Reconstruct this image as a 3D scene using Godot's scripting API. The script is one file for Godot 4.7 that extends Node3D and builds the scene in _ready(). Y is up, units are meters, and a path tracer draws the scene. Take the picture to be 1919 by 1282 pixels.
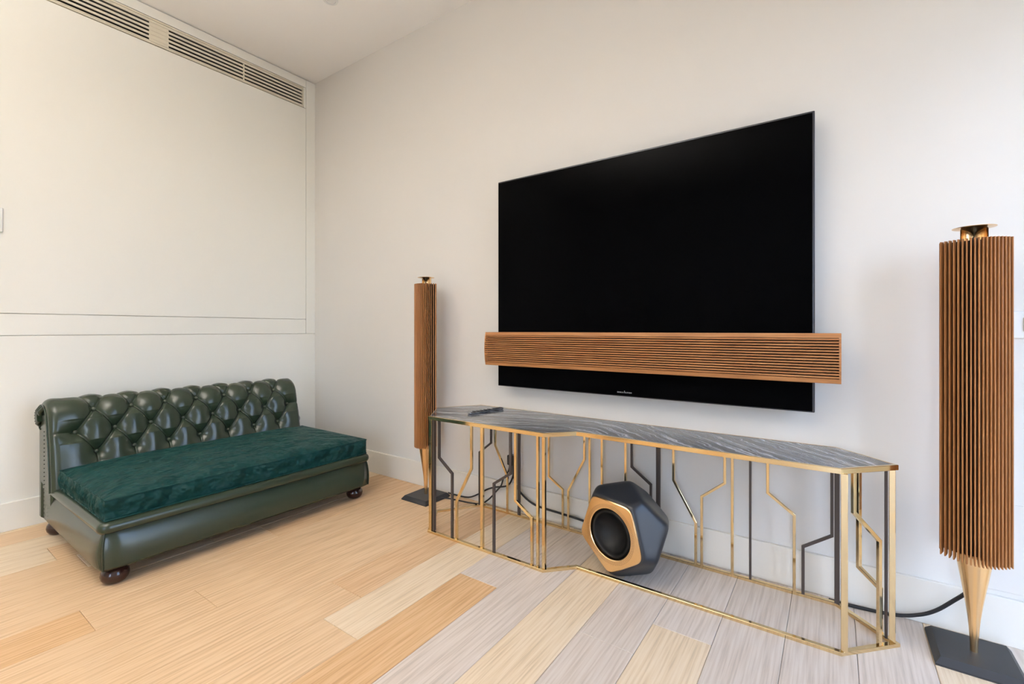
extends Node3D

# ------------------------------------------------------------------ mesh helpers
func mk() -> Dictionary:
	return {"v": PackedVector3Array(), "n": PackedVector3Array(), "u": PackedVector2Array(), "i": PackedInt32Array()}

func tri(m: Dictionary, a: Vector3, b: Vector3, c: Vector3, na: Vector3, nb: Vector3, nc: Vector3) -> void:
	var k: int = m.v.size()
	m.v.append(a); m.v.append(b); m.v.append(c)
	m.n.append(na); m.n.append(nb); m.n.append(nc)
	for q in [a, b, c]:
		m.u.append(Vector2(q.x, q.z))
	if (c - a).cross(b - a).dot(na + nb + nc) >= 0.0:
		m.i.append_array(PackedInt32Array([k, k + 1, k + 2]))
	else:
		m.i.append_array(PackedInt32Array([k, k + 2, k + 1]))

func flat_tri(m: Dictionary, a: Vector3, b: Vector3, c: Vector3, out: Vector3) -> void:
	var n := (b - a).cross(c - a).normalized()
	if n.dot(out) < 0.0:
		n = -n
	tri(m, a, b, c, n, n, n)

func flat_quad(m: Dictionary, a: Vector3, b: Vector3, c: Vector3, d: Vector3, out: Vector3) -> void:
	flat_tri(m, a, b, c, out)
	flat_tri(m, a, c, d, out)

# box from corner a to corner b with chamfered edges
func box(m: Dictionary, a: Vector3, b: Vector3, bev := 0.0) -> void:
	var lo := Vector3(minf(a.x, b.x), minf(a.y, b.y), minf(a.z, b.z))
	var hi := Vector3(maxf(a.x, b.x), maxf(a.y, b.y), maxf(a.z, b.z))
	var ce := (lo + hi) * 0.5
	var h := (hi - lo) * 0.5
	var e: float = minf(bev, minf(h.x, minf(h.y, h.z)) * 0.98)
	var axes := [Vector3.RIGHT, Vector3.UP, Vector3.BACK]
	for k in 3:
		var ax: Vector3 = axes[k]
		var p: Vector3 = axes[(k + 1) % 3]
		var q: Vector3 = axes[(k + 2) % 3]
		var hp: float = h[(k + 1) % 3] - e
		var hq: float = h[(k + 2) % 3] - e
		for s in [-1.0, 1.0]:
			var c0: Vector3 = ce + ax * h[k] * s
			flat_quad(m, c0 - p * hp - q * hq, c0 + p * hp - q * hq, c0 + p * hp + q * hq, c0 - p * hp + q * hq, ax * s)
		if e > 0.0:
			for s in [-1.0, 1.0]:
				for t in [-1.0, 1.0]:
					# edge along axis k
					var x1: Vector3 = ce + p * s * h[(k + 1) % 3] + q * t * hq
					var x2: Vector3 = ce + p * s * hp + q * t * h[(k + 2) % 3]
					var l: Vector3 = ax * (h[k] - e)
					flat_quad(m, x1 - l, x1 + l, x2 + l, x2 - l, p * s + q * t)
	if e > 0.0:
		for sx in [-1.0, 1.0]:
			for sy in [-1.0, 1.0]:
				for sz in [-1.0, 1.0]:
					var s := Vector3(sx, sy, sz)
					var i := h - Vector3(e, e, e)
					flat_tri(m, ce + s * Vector3(h.x, i.y, i.z), ce + s * Vector3(i.x, h.y, i.z), ce + s * Vector3(i.x, i.y, h.z), s)

# smooth surface through rows of points; each row has the same length
func grid(m: Dictionary, rows: Array, wrap_u := false, wrap_v := false) -> void:
	var nr: int = rows.size()
	var nc: int = rows[0].size()
	var base: int = m.v.size()
	var nn := PackedVector3Array()
	nn.resize(nr * nc)
	var cen := Vector3.ZERO
	for r in nr:
		for p in rows[r]:
			cen += p
	cen /= float(nr * nc)
	var idx := PackedInt32Array()
	var score := 0.0
	var rr: int = nr if wrap_v else nr - 1
	var cc: int = nc if wrap_u else nc - 1
	for r in rr:
		var r2: int = (r + 1) % nr
		for c in cc:
			var c2: int = (c + 1) % nc
			var a: Vector3 = rows[r][c]
			var b: Vector3 = rows[r][c2]
			var d: Vector3 = rows[r2][c]
			var e: Vector3 = rows[r2][c2]
			var n := (e - a).cross(d - b)
			score += n.dot((a + e) * 0.5 - cen)
			nn[r * nc + c] += n; nn[r * nc + c2] += n; nn[r2 * nc + c] += n; nn[r2 * nc + c2] += n
			idx.append_array(PackedInt32Array([r * nc + c, r * nc + c2, r2 * nc + c2, r * nc + c, r2 * nc + c2, r2 * nc + c]))
	var sg := 1.0 if score >= 0.0 else -1.0
	for r in nr:
		for c in nc:
			m.v.append(rows[r][c])
			m.n.append((nn[r * nc + c] * sg).normalized())
			m.u.append(Vector2(float(c) / maxf(1.0, nc - 1), float(r) / maxf(1.0, nr - 1)))
	# n = (e-a)x(d-b): winding a,b,e has geometric normal (e-a)x(b-a) ~ opposite; choose clockwise
	for k in range(0, idx.size(), 3):
		var a: Vector3 = m.v[base + idx[k]]
		var b: Vector3 = m.v[base + idx[k + 1]]
		var c: Vector3 = m.v[base + idx[k + 2]]
		var ok: bool = (c - a).cross(b - a).dot(m.n[base + idx[k]] + m.n[base + idx[k + 1]] + m.n[base + idx[k + 2]]) >= 0.0
		if ok:
			m.i.append_array(PackedInt32Array([base + idx[k], base + idx[k + 1], base + idx[k + 2]]))
		else:
			m.i.append_array(PackedInt32Array([base + idx[k], base + idx[k + 2], base + idx[k + 1]]))

# profile of (radius, y) turned round the y axis at centre o
func lathe(m: Dictionary, prof: Array, seg := 32, o := Vector3.ZERO, from := 0.0, to := TAU) -> void:
	var ns := []
	for k in prof.size() - 1:
		var d: Vector2 = prof[k + 1] - prof[k]
		ns.append(Vector2(d.y, -d.x).normalized())
	for k in prof.size() - 1:
		var n0: Vector2 = ns[k]
		var n1: Vector2 = ns[k]
		if k > 0 and ns[k - 1].dot(ns[k]) > 0.75:
			n0 = (ns[k - 1] + ns[k]).normalized()
		if k < ns.size() - 1 and ns[k + 1].dot(ns[k]) > 0.75:
			n1 = (ns[k + 1] + ns[k]).normalized()
		var p0: Vector2 = prof[k]
		var p1: Vector2 = prof[k + 1]
		for s in seg:
			var a := from + (to - from) * s / seg
			var b := from + (to - from) * (s + 1) / seg
			var da := Vector3(cos(a), 0, sin(a))
			var db := Vector3(cos(b), 0, sin(b))
			var v00 := o + da * p0.x + Vector3(0, p0.y, 0)
			var v01 := o + db * p0.x + Vector3(0, p0.y, 0)
			var v10 := o + da * p1.x + Vector3(0, p1.y, 0)
			var v11 := o + db * p1.x + Vector3(0, p1.y, 0)
			var m00 := da * n0.x + Vector3(0, n0.y, 0)
			var m01 := db * n0.x + Vector3(0, n0.y, 0)
			var m10 := da * n1.x + Vector3(0, n1.y, 0)
			var m11 := db * n1.x + Vector3(0, n1.y, 0)
			if p0.x > 1e-6:
				tri(m, v00, v01, v11, m00, m01, m11)
			if p1.x > 1e-6:
				tri(m, v00, v11, v10, m00, m11, m10)

# section (Array of Vector2: x across the path in its plane, y along nrm) swept along a polyline with mitred corners
func sweep(m: Dictionary, pts: Array, sec: Array, nrm: Vector3, closed := false) -> void:
	var n := pts.size()
	var rings := []
	for k in n:
		var a: Vector3 = pts[(k - 1 + n) % n]
		var p: Vector3 = pts[k]
		var b: Vector3 = pts[(k + 1) % n]
		var d0: Vector3 = (p - a).normalized() if (closed or k > 0) else (b - p).normalized()
		var d1: Vector3 = (b - p).normalized() if (closed or k < n - 1) else d0
		var s0 := d0.cross(nrm).normalized()
		var s1 := d1.cross(nrm).normalized()
		var s := (s0 + s1).normalized()
		s /= maxf(0.3, s.dot(s0))
		var ring := PackedVector3Array()
		for q in sec:
			ring.append(p + s * q.x + nrm * q.y)
		rings.append(ring)
	var segs: int = n if closed else n - 1
	var ns := sec.size()
	for k in segs:
		var r0: PackedVector3Array = rings[k]
		var r1: PackedVector3Array = rings[(k + 1) % n]
		var c := Vector3.ZERO
		for q in r0:
			c += q
		for q in r1:
			c += q
		c /= float(2 * ns)
		for j in ns:
			var j2 := (j + 1) % ns
			flat_quad(m, r0[j], r0[j2], r1[j2], r1[j], (r0[j] + r0[j2] + r1[j] + r1[j2]) * 0.25 - c)
	if not closed:
		for e in [0, n - 1]:
			var r: PackedVector3Array = rings[e]
			var out: Vector3 = pts[e] - pts[1 if e == 0 else n - 2]
			for j in range(1, ns - 1):
				flat_tri(m, r[0], r[j], r[j + 1], out)

func rect_sec(w: float, h: float, c: float) -> Array:
	var x := w * 0.5
	var y := h * 0.5
	return [Vector2(-x + c, -y), Vector2(x - c, -y), Vector2(x, -y + c), Vector2(x, y - c), Vector2(x - c, y), Vector2(-x + c, y), Vector2(-x, y - c), Vector2(-x, -y + c)]

func smooth_path(pts: Array, per := 8) -> Array:
	var out := []
	var n := pts.size()
	for k in n - 1:
		var p0: Vector3 = pts[maxi(k - 1, 0)]
		var p1: Vector3 = pts[k]
		var p2: Vector3 = pts[k + 1]
		var p3: Vector3 = pts[mini(k + 2, n - 1)]
		for s in per:
			out.append(p1.cubic_interpolate(p2, p0, p3, float(s) / per))
	out.append(pts[n - 1])
	return out

func tube(m: Dictionary, pts: Array, r: float, seg := 10, closed := false) -> void:
	var rows := []
	var n := pts.size()
	var up := Vector3.UP
	var first_t: Vector3 = (pts[1] - pts[0]).normalized()
	if absf(first_t.dot(up)) > 0.9:
		up = Vector3.RIGHT
	var side := first_t.cross(up).normalized()
	for k in n:
		var a: Vector3 = pts[(k - 1 + n) % n] if closed else pts[maxi(k - 1, 0)]
		var b: Vector3 = pts[(k + 1) % n] if closed else pts[mini(k + 1, n - 1)]
		var t := (b - a).normalized()
		side = (side - t * side.dot(t)).normalized()
		var bi := t.cross(side)
		var row := PackedVector3Array()
		for s in seg:
			var an := TAU * s / seg
			row.append(pts[k] + side * cos(an) * r + bi * sin(an) * r)
		rows.append(row)
	grid_tube(m, rows, closed)
	if not closed:
		for e in [0, n - 1]:
			var out: Vector3 = pts[e] - pts[1 if e == 0 else n - 2]
			for s in seg:
				flat_tri(m, pts[e], rows[e][s], rows[e][(s + 1) % seg], out)

func grid_tube(m: Dictionary, rows: Array, closed: bool) -> void:
	var nr := rows.size()
	var nc: int = rows[0].size()
	for r in (nr if closed else nr - 1):
		var r2 := (r + 1) % nr
		var ca := Vector3.ZERO
		var cb := Vector3.ZERO
		for c in nc:
			ca += rows[r][c]
			cb += rows[r2][c]
		ca /= float(nc)
		cb /= float(nc)
		for c in nc:
			var c2 := (c + 1) % nc
			var a: Vector3 = rows[r][c]
			var b: Vector3 = rows[r][c2]
			var d: Vector3 = rows[r2][c]
			var e: Vector3 = rows[r2][c2]
			tri(m, a, b, e, (a - ca).normalized(), (b - ca).normalized(), (e - cb).normalized())
			tri(m, a, e, d, (a - ca).normalized(), (e - cb).normalized(), (d - cb).normalized())

func mesh_of(m: Dictionary) -> ArrayMesh:
	var arr := []
	arr.resize(Mesh.ARRAY_MAX)
	arr[Mesh.ARRAY_VERTEX] = m.v
	arr[Mesh.ARRAY_NORMAL] = m.n
	arr[Mesh.ARRAY_TEX_UV] = m.u
	arr[Mesh.ARRAY_INDEX] = m.i
	var am := ArrayMesh.new()
	am.add_surface_from_arrays(Mesh.PRIMITIVE_TRIANGLES, arr)
	return am

# ------------------------------------------------------------------ scene helpers
func obj(called: String, m, mat: Material, parent: Node3D = null) -> MeshInstance3D:
	var o := MeshInstance3D.new()
	o.name = called
	o.mesh = m if m is Mesh else mesh_of(m)
	o.material_override = mat
	o.cast_shadow = GeometryInstance3D.SHADOW_CASTING_SETTING_ON
	var p: Node3D = parent if parent else self
	p.add_child(o, true)
	return o

# a part whose mesh is written in room coordinates, under a thing that stands at its base
func part(called: String, m: Dictionary, mat: Material, thing_node: Node3D) -> MeshInstance3D:
	var o := obj(called, m, mat, thing_node)
	var t: Node3D = thing_node
	while t != self:
		o.position -= t.position
		t = t.get_parent()
	return o

func tag(o: Node3D, label: String, category: String, group := "") -> Node3D:
	o.set_meta("label", label)
	o.set_meta("category", category)
	if group != "":
		o.set_meta("group", group)
	return o

func thing(called: String, at: Vector3, label: String, category: String, group := "") -> Node3D:
	var o := Node3D.new()
	o.name = called
	add_child(o, true)
	o.position = at
	tag(o, label, category, group)
	return o

func structure(called: String, label: String, at := Vector3.ZERO) -> Node3D:
	var o := Node3D.new()
	o.name = called
	add_child(o, true)
	o.position = at
	o.set_meta("kind", "structure")
	o.set_meta("label", label)
	return o

func col(r: float, g: float, b: float) -> Color:
	return Color(r / 255.0, g / 255.0, b / 255.0)

func mat(c: Color, rough: float, metal := 0.0, spec := 0.5) -> StandardMaterial3D:
	var s := StandardMaterial3D.new()
	s.albedo_color = c
	s.roughness = rough
	s.metallic = metal
	s.metallic_specular = spec
	return s

func noise_tex(seed_: int, freq: float, w: int, h: int, ramp: Array, oct := 4) -> NoiseTexture2D:
	var n := FastNoiseLite.new()
	n.seed = seed_
	n.noise_type = FastNoiseLite.TYPE_SIMPLEX_SMOOTH
	n.frequency = freq
	n.fractal_octaves = oct
	var t := NoiseTexture2D.new()
	t.width = w
	t.height = h
	t.seamless = true
	t.noise = n
	var g := Gradient.new()
	var cols := PackedColorArray()
	var offs := PackedFloat32Array()
	for r in ramp:
		offs.append(r[0])
		cols.append(r[1])
	g.offsets = offs
	g.colors = cols
	t.color_ramp = g
	return t

func grey_noise(seed_: int, freq: float, side: int, lo: float, hi: float) -> NoiseTexture2D:
	return noise_tex(seed_, freq, side, side, [[0.25, Color(lo, lo, lo)], [0.75, Color(hi, hi, hi)]])

var M := {}
var CEIL := 2.955
var X1 := 4.70
var Z1 := 5.2

# ------------------------------------------------------------------ materials
func materials() -> void:
	M.wall = mat(col(226, 223, 218), 0.55)
	M.wall_panel = mat(col(244, 242, 233), 0.42)
	M.ceiling = mat(col(249, 247, 244), 0.75)
	M.skirting = mat(col(234, 229, 219), 0.45)
	M.slab = mat(col(70, 58, 45), 0.9)
	M.brass = mat(Color(0.88, 0.785, 0.605), 0.08, 1.0)
	M.brass_soft = mat(Color(0.93, 0.79, 0.60), 0.24, 1.0)
	M.dark_metal = mat(col(74, 65, 61), 0.42, 0.3)
	M.black = mat(col(22, 22, 23), 0.5)
	M.cable = mat(col(26, 26, 30), 0.55)
	M.white_plastic = mat(col(232, 232, 230), 0.35)
	M.vent = mat(col(226, 218, 198), 0.45)
	M.duct = mat(col(128, 124, 116), 0.6)
	M.leather = mat(col(42, 54, 40), 0.25)
	M.leather.normal_enabled = true
	var ln := FastNoiseLite.new()
	ln.seed = 5
	ln.frequency = 0.08
	ln.noise_type = FastNoiseLite.TYPE_CELLULAR
	var lt := NoiseTexture2D.new()
	lt.width = 512; lt.height = 512; lt.seamless = true; lt.as_normal_map = true; lt.bump_strength = 2.0
	lt.noise = ln
	M.leather.normal_texture = lt
	M.leather.normal_scale = 0.10
	M.leather.uv1_triplanar = true
	M.leather.uv1_scale = Vector3(7, 7, 7)
	M.button = mat(col(70, 76, 62), 0.18)
	M.foot = mat(col(44, 20, 16), 0.12)
	M.velvet = mat(col(8, 54, 52), 0.55, 0.0, 0.3)
	M.velvet.normal_enabled = true
	var vn := FastNoiseLite.new()
	vn.seed = 11
	vn.frequency = 0.008
	vn.noise_type = FastNoiseLite.TYPE_SIMPLEX_SMOOTH
	vn.fractal_octaves = 4
	var vt := NoiseTexture2D.new()
	vt.width = 512; vt.height = 512; vt.seamless = true; vt.as_normal_map = true; vt.bump_strength = 60.0
	vt.noise = vn
	M.velvet.normal_texture = vt
	M.velvet.normal_scale = 0.9
	M.velvet.uv1_triplanar = true
	M.velvet.uv1_scale = Vector3(1.6, 1.6, 1.1)
	M.velvet.rim_enabled = true
	M.velvet.rim = 0.8
	M.velvet.rim_tint = 0.9
	M.oak = mat(Color.WHITE, 0.45, 0.0, 0.4)
	M.oak.albedo_texture = noise_tex(21, 0.02, 512, 512, [[0.2, col(154, 102, 60)], [0.5, col(167, 114, 69)], [0.8, col(181, 129, 82)]], 4)
	M.oak.uv1_triplanar = true
	M.oak.uv1_scale = Vector3(9, 0.3, 9)
	M.oak_long = M.oak.duplicate()
	M.oak_long.uv1_scale = Vector3(0.3, 9, 9)
	M.tv_glass = mat(col(5, 5, 6), 0.04, 0.0, 0.09)
	M.tv_edge = mat(col(64, 64, 68), 0.3, 0.8)
	M.sub_body = mat(col(33, 36, 42), 0.38, 0.0, 0.5)
	M.sub_cone = mat(col(12, 12, 13), 0.52, 0.0, 0.4)
	M.stand_base = mat(col(44, 45, 48), 0.5)
	M.stand_base.normal_enabled = true
	M.stand_base.normal_texture = lt
	M.stand_base.normal_scale = 0.25
	M.stand_base.uv1_triplanar = true
	M.stand_base.uv1_scale = Vector3(14, 14, 14)
	M.grille_cloth = mat(col(24, 18, 14), 0.9)
	M.logo = mat(col(190, 195, 200), 0.3, 0.6)
	M.remote = mat(col(150, 154, 160), 0.25, 0.9)
	M.glass = mat(Color(0.95, 0.98, 1.0, 0.06), 0.02)
	M.glass.transparency = BaseMaterial3D.TRANSPARENCY_ALPHA
	M.marble = mat(Color.WHITE, 0.12, 0.0, 0.5)
	M.marble.albedo_texture = marble_image()
	# light oak boards, a few tones with their own run of grain
	var tones := [
		[col(211, 176, 137), col(220, 187, 149), col(226, 195, 158)],
		[col(206, 167, 127), col(214, 178, 138), col(221, 187, 149)],
		[col(202, 160, 115), col(211, 171, 126), col(218, 180, 137)],
		[col(208, 192, 177), col(215, 200, 186), col(221, 207, 194)],
		[col(223, 198, 165), col(230, 207, 176), col(235, 214, 186)],
		[col(205, 189, 174), col(212, 197, 183), col(218, 205, 192)]]
	M.boards = []
	for k in tones.size():
		var b := mat(Color.WHITE, 0.42, 0.0, 0.42)
		b.albedo_texture = noise_tex(40 + k, 0.018, 512, 512, [[0.12, tones[k][0].darkened(0.06)], [0.32, tones[k][0]], [0.52, tones[k][1]], [0.78, tones[k][2]]], 5)
		b.uv1_triplanar = true
		b.uv1_world_triplanar = true
		b.uv1_scale = Vector3(9.0, 9.0, 0.32)
		b.uv1_offset = Vector3(0.13 * k, 0.3, 0.21 * k)
		M.boards.append(b)

func marble_image() -> ImageTexture:
	var w := 1280
	var h := 320
	var im := Image.create(w, h, false, Image.FORMAT_RGB8)
	var n1 := FastNoiseLite.new()
	n1.seed = 3; n1.frequency = 1.0; n1.fractal_octaves = 3
	var n2 := FastNoiseLite.new()
	n2.seed = 8; n2.frequency = 1.0; n2.fractal_octaves = 4
	var fint := 0.0
	for px in w:
		var x := 1.58 + 1.96 * px / w          # metres in the room
		var k := smoothstep(2.25, 2.75, x)
		fint += lerpf(-0.42, 0.95, k) * 1.96 / w
		for py in h:
			var z := 0.05 + 0.44 * py / h
			var p := z - fint                     # constant along a vein
			var q := p + 0.020 * n1.get_noise_2d(x * 7.0, z * 12.0)
			var band := n2.get_noise_2d(q * 26.0, x * 0.9 + z * 0.7)
			var fine := n2.get_noise_2d(q * 95.0 + 40.0, x * 2.4 + z * 2.0)
			var ridge := 1.0 - absf(n1.get_noise_2d(q * 34.0 + 9.0, x * 1.1 + z)) * 3.2
			var v := 0.40 + 1.1 * band + 0.8 * fine
			v = clampf(v, 0.0, 1.0)
			var c := col(40, 42, 47).lerp(col(176, 177, 181), v)
			if ridge > 0.55:
				c = c.lerp(col(222, 222, 224), (ridge - 0.55) * 1.2 * clampf(0.4 + fine * 2.0, 0.0, 1.0))
			im.set_pixel(px, py, c)
	return ImageTexture.create_from_image(im)

# ------------------------------------------------------------------ the room
func spot(at: Vector3, energy: float, cone: float, tilt: float) -> void:
	var l := SpotLight3D.new()
	l.name = "downlight_beam"
	add_child(l, true)
	l.position = at
	l.rotation_degrees = Vector3(tilt, 0, 0)
	l.spot_angle = cone
	l.spot_angle_attenuation = 1.0
	l.spot_range = 12.0
	l.spot_attenuation = 2.0
	l.light_size = 0.035
	l.light_energy = energy
	l.light_color = Color(1.0, 0.975, 0.94)
	l.shadow_enabled = true

func downlight(x: float, z: float, label: String, energy: float) -> void:
	var t := thing("ceiling_downlight", Vector3(x, CEIL, z), label, "downlight", "recessed ceiling downlights")
	var m := mk()
	lathe(m, [Vector2(0.030, 0.0), Vector2(0.031, -0.004), Vector2(0.043, -0.004), Vector2(0.045, 0.0)], 32)
	obj("trim_ring", m, M.white_plastic, t)
	m = mk()
	lathe(m, [Vector2(0.0, -0.0008), Vector2(0.0295, -0.0008)], 32)
	var em := mat(Color(1, 0.9, 0.75), 0.4)
	if energy > 0.0:
		em.emission_enabled = true
		em.emission = Color(1.0, 0.82, 0.6)
		em.emission_energy_multiplier = 4.0
		spot(Vector3(x, CEIL - 0.012, z), energy, 62.0, -90.0)
	else:
		em = M.white_plastic      # switched off
	obj("lamp_lens", m, em, t)

func uplighter(x: float, z: float, energy: float) -> void:
	var t := thing("floor_lamp", Vector3(x, 0.0, z), "brass uplighter floor lamp standing behind the camera, out of view", "lamp")
	var m := mk()
	lathe(m, [Vector2(0.0, 0.0), Vector2(0.14, 0.0), Vector2(0.14, 0.012), Vector2(0.02, 0.028), Vector2(0.0, 0.028)], 40)
	obj("base", m, M.dark_metal, t)
	m = mk()
	lathe(m, [Vector2(0.011, 0.026), Vector2(0.011, 1.72)], 20)
	obj("pole", m, M.brass, t)
	m = mk()
	lathe(m, [Vector2(0.0, 1.715), Vector2(0.05, 1.72), Vector2(0.11, 1.75), Vector2(0.15, 1.80), Vector2(0.147, 1.80), Vector2(0.107, 1.755), Vector2(0.05, 1.726), Vector2(0.0, 1.722)], 40)
	obj("bowl_shade", m, M.dark_metal, t)
	m = mk()
	lathe(m, [Vector2(0.0, 1.775), Vector2(0.06, 1.775), Vector2(0.06, 1.765), Vector2(0.0, 1.765)], 32)
	var em := mat(Color(1, 0.95, 0.85), 0.4)
	em.emission_enabled = true
	em.emission = Color(1.0, 0.90, 0.78)
	em.emission_energy_multiplier = 6.0
	obj("lamp_disc", m, em, t)
	spot(Vector3(x, 1.782, z), energy, 74.0, 90.0)

func plank_floor() -> void:
	var f := structure("floor", "light oak plank floor running towards the television wall")
	var m := mk()
	box(m, Vector3(-0.2, -0.2, -0.2), Vector3(X1 + 0.2, -0.016, Z1 + 0.2))
	obj("subfloor", m, M.slab, f)
	var rng := RandomNumberGenerator.new()
	rng.seed = 77
	var pitch := 0.1884
	var x0 := 3.0575 - pitch * 17.0
	# known end joints (z) and board tones (index into M.boards) per column, from the television wall forwards
	var known := {
		4: [[], [1]], 5: [[1.124, 2.9], [1, 0, 1]], 6: [[0.92, 2.4], [1, 0, 0]], 7: [[1.64, 3.4], [0, 2, 1]], 8: [[1.35, 3.1], [0, 0, 1]],
		9: [[1.9, 3.7], [0, 1, 0]], 10: [[1.015, 2.75], [1, 0, 1]], 11: [[1.17, 3.0], [4, 0, 1]], 12: [[0.672, 2.5], [3, 2, 0]], 13: [[2.2, 4.0], [3, 4, 0]],
		14: [[1.55, 3.3], [4, 0, 3]], 15: [[0.724, 2.6], [5, 5, 4]], 16: [[0.545, 2.3], [3, 4, 5]], 17: [[1.7, 3.5], [5, 3, 0]], 18: [[1.2, 2.9], [5, 3, 4]],
		19: [[0.95, 2.6], [3, 5, 0]], 20: [[1.6, 3.4], [4, 3, 5]]}
	for c in 30:
		var xa := maxf(x0 + pitch * c, -0.0)
		var xb := minf(x0 + pitch * (c + 1), X1)
		if xb - xa < 0.02:
			continue
		var ends := []
		var tn := []
		if known.has(c) and known[c][0].size() > 0:
			ends = known[c][0].duplicate()
			tn = known[c][1]
		else:
			var e := rng.randf_range(0.5, 1.9)
			while e < Z1 - 0.4:
				ends.append(e)
				e += rng.randf_range(1.5, 2.1)
		var za := 0.0
		ends.append(Z1)
		for k in ends.size():
			var zb: float = ends[k]
			m = mk()
			box(m, Vector3(xa + 0.0006, -0.015, za + 0.0006), Vector3(xb - 0.0006, 0.0, zb - 0.0006), 0.0012)
			var tone: int = tn[k] if k < tn.size() else ([0, 1, 0, 2, 4][rng.randi() % 5] if c < 12 else [3, 4, 5, 0][rng.randi() % 4])
			obj("plank", m, M.boards[tone], f)
			za = zb

func shell() -> void:
	plank_floor()
	var m := mk()
	box(m, Vector3(-0.3, CEIL, -0.3), Vector3(X1 + 0.3, CEIL + 0.2, Z1 + 0.3))
	var c := obj("ceiling", m, M.ceiling)
	c.set_meta("kind", "structure")
	c.set_meta("label", "plain off white ceiling")
	# wall with the television
	m = mk()
	box(m, Vector3(-0.3, -0.2, -0.25), Vector3(X1 + 0.3, CEIL, 0.0))
	var w := obj("wall_back", m, M.wall)
	w.set_meta("kind", "structure")
	w.set_meta("label", "smooth off white wall that carries the television")
	var fw := structure("wall_front", "off white wall with glazed door behind the camera")
	for q in [[0.0, FX0, -0.2, CEIL], [FX1, X1, -0.2, CEIL], [FX0, FX1, WY1, CEIL], [FX0, FX1, -0.2, WY0]]:
		m = mk()
		box(m, Vector3(q[0], q[2], Z1), Vector3(q[1], q[3], Z1 + 0.25))
		obj("wall_section", m, M.wall, fw)
	var fg := structure("window_2", "glazed white framed door behind the camera")
	for k in 2:
		var a := FX0 + (FX1 - FX0) * k / 2.0
		var b := FX0 + (FX1 - FX0) * (k + 1) / 2.0
		m = mk()
		sweep(m, [Vector3(a + 0.03, WY0 + 0.03, Z1 + 0.12), Vector3(a + 0.03, WY1 - 0.03, Z1 + 0.12), Vector3(b - 0.03, WY1 - 0.03, Z1 + 0.12), Vector3(b - 0.03, WY0 + 0.03, Z1 + 0.12)], rect_sec(0.06, 0.06, 0.004), Vector3.BACK, true)
		var fr2 := obj("window_frame", m, M.white_plastic, fg)
		m = mk()
		box(m, Vector3(a + 0.06, WY0 + 0.06, Z1 + 0.117), Vector3(b - 0.06, WY1 - 0.06, Z1 + 0.119))
		obj("pane", m, M.glass, fr2)
	# panelled wall on the left
	var l := structure("wall_left", "cream panelled wall with fine horizontal grooves")
	m = mk()
	for q in [[-0.2, 2.7265, 0.0, Z1], [2.8860, CEIL, 0.0, Z1], [2.7265, 2.8860, 0.0, 0.0955], [2.7265, 2.8860, 2.504, Z1]]:
		m = mk()
		box(m, Vector3(-0.40, q[0], q[2]), Vector3(-0.02, q[1], q[3]))
		obj("wall_core", m, M.wall_panel, l)
	var pieces := [
		[0.0, 0.97, 0.0, Z1],                 # lower panel
		[0.9725, 1.0805, 0.0785, Z1],         # band between the grooves
		[1.0835, 2.724, 0.0785, Z1],          # tall panel
		[0.9725, 2.948, 0.0, 0.0760],         # strip by the corner
		[2.888, 2.948, 0.0785, Z1],           # header over the grille
		[2.7265, 2.8855, 0.0785, 0.0945],     # stile beside the grille
		[2.7265, 2.8855, 2.505, Z1]]
	for q in pieces:
		m = mk()
		box(m, Vector3(-0.02, q[0], q[2]), Vector3(0.0, q[1], q[3]), 0.0012)
		obj("panel", m, M.wall_panel, l)
	# wall on the right with the tall window
	var r := structure("wall_right", "off white wall with a tall window, right of the camera")
	var wz0 := WZ0
	var wz1 := WZ1
	for q in [[-0.2, CEIL, 0.0, wz0], [-0.2, CEIL, wz1, Z1], [WY1, CEIL, wz0, wz1], [-0.2, WY0, wz0, wz1]]:
		m = mk()
		box(m, Vector3(X1, q[0], q[2]), Vector3(X1 + 0.25, q[1], q[3]))
		obj("wall_section", m, M.wall, r)
	var g := structure("window_1", "tall window with slim white frame in the right wall")
	for k in 3:
		var a := wz0 + (wz1 - wz0) * k / 3.0
		var b := wz0 + (wz1 - wz0) * (k + 1) / 3.0
		m = mk()
		sweep(m, [Vector3(X1 + 0.12, WY0 + 0.03, a + 0.03), Vector3(X1 + 0.12, WY1 - 0.03, a + 0.03), Vector3(X1 + 0.12, WY1 - 0.03, b - 0.03), Vector3(X1 + 0.12, WY0 + 0.03, b - 0.03)], rect_sec(0.06, 0.06, 0.004), Vector3.RIGHT, true)
		var fr := obj("window_frame", m, M.white_plastic, g)
		m = mk()
		box(m, Vector3(X1 + 0.117, WY0 + 0.06, a + 0.06), Vector3(X1 + 0.119, WY1 - 0.06, b - 0.06))
		obj("pane", m, M.glass, fr)
	# skirting boards
	m = mk()
	box(m, Vector3(0.0, 0.0, 0.0), Vector3(X1, 0.149, 0.015), 0.002)
	var bb := obj("baseboard_back", m, M.skirting)
	bb.set_meta("kind", "structure")
	bb.set_meta("label", "flat painted skirting board under the television wall")
	m = mk()
	box(m, Vector3(0.0, 0.0, 0.0152), Vector3(0.014, 0.141, Z1), 0.002)
	bb = obj("baseboard_left", m, M.wall_panel)
	bb.set_meta("kind", "structure")
	bb.set_meta("label", "flat cream skirting board behind the sofa")
	# flush panel low on the wall right of the standing speaker
	m = mk()
	box(m, Vector3(3.765, 0.165, 0.0), Vector3(4.15, 0.446, 0.003), 0.001)
	var ap := obj("trim_1", m, M.wall)
	ap.set_meta("kind", "structure")
	ap.set_meta("label", "flush painted panel low on the wall, right of the near speaker")

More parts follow.
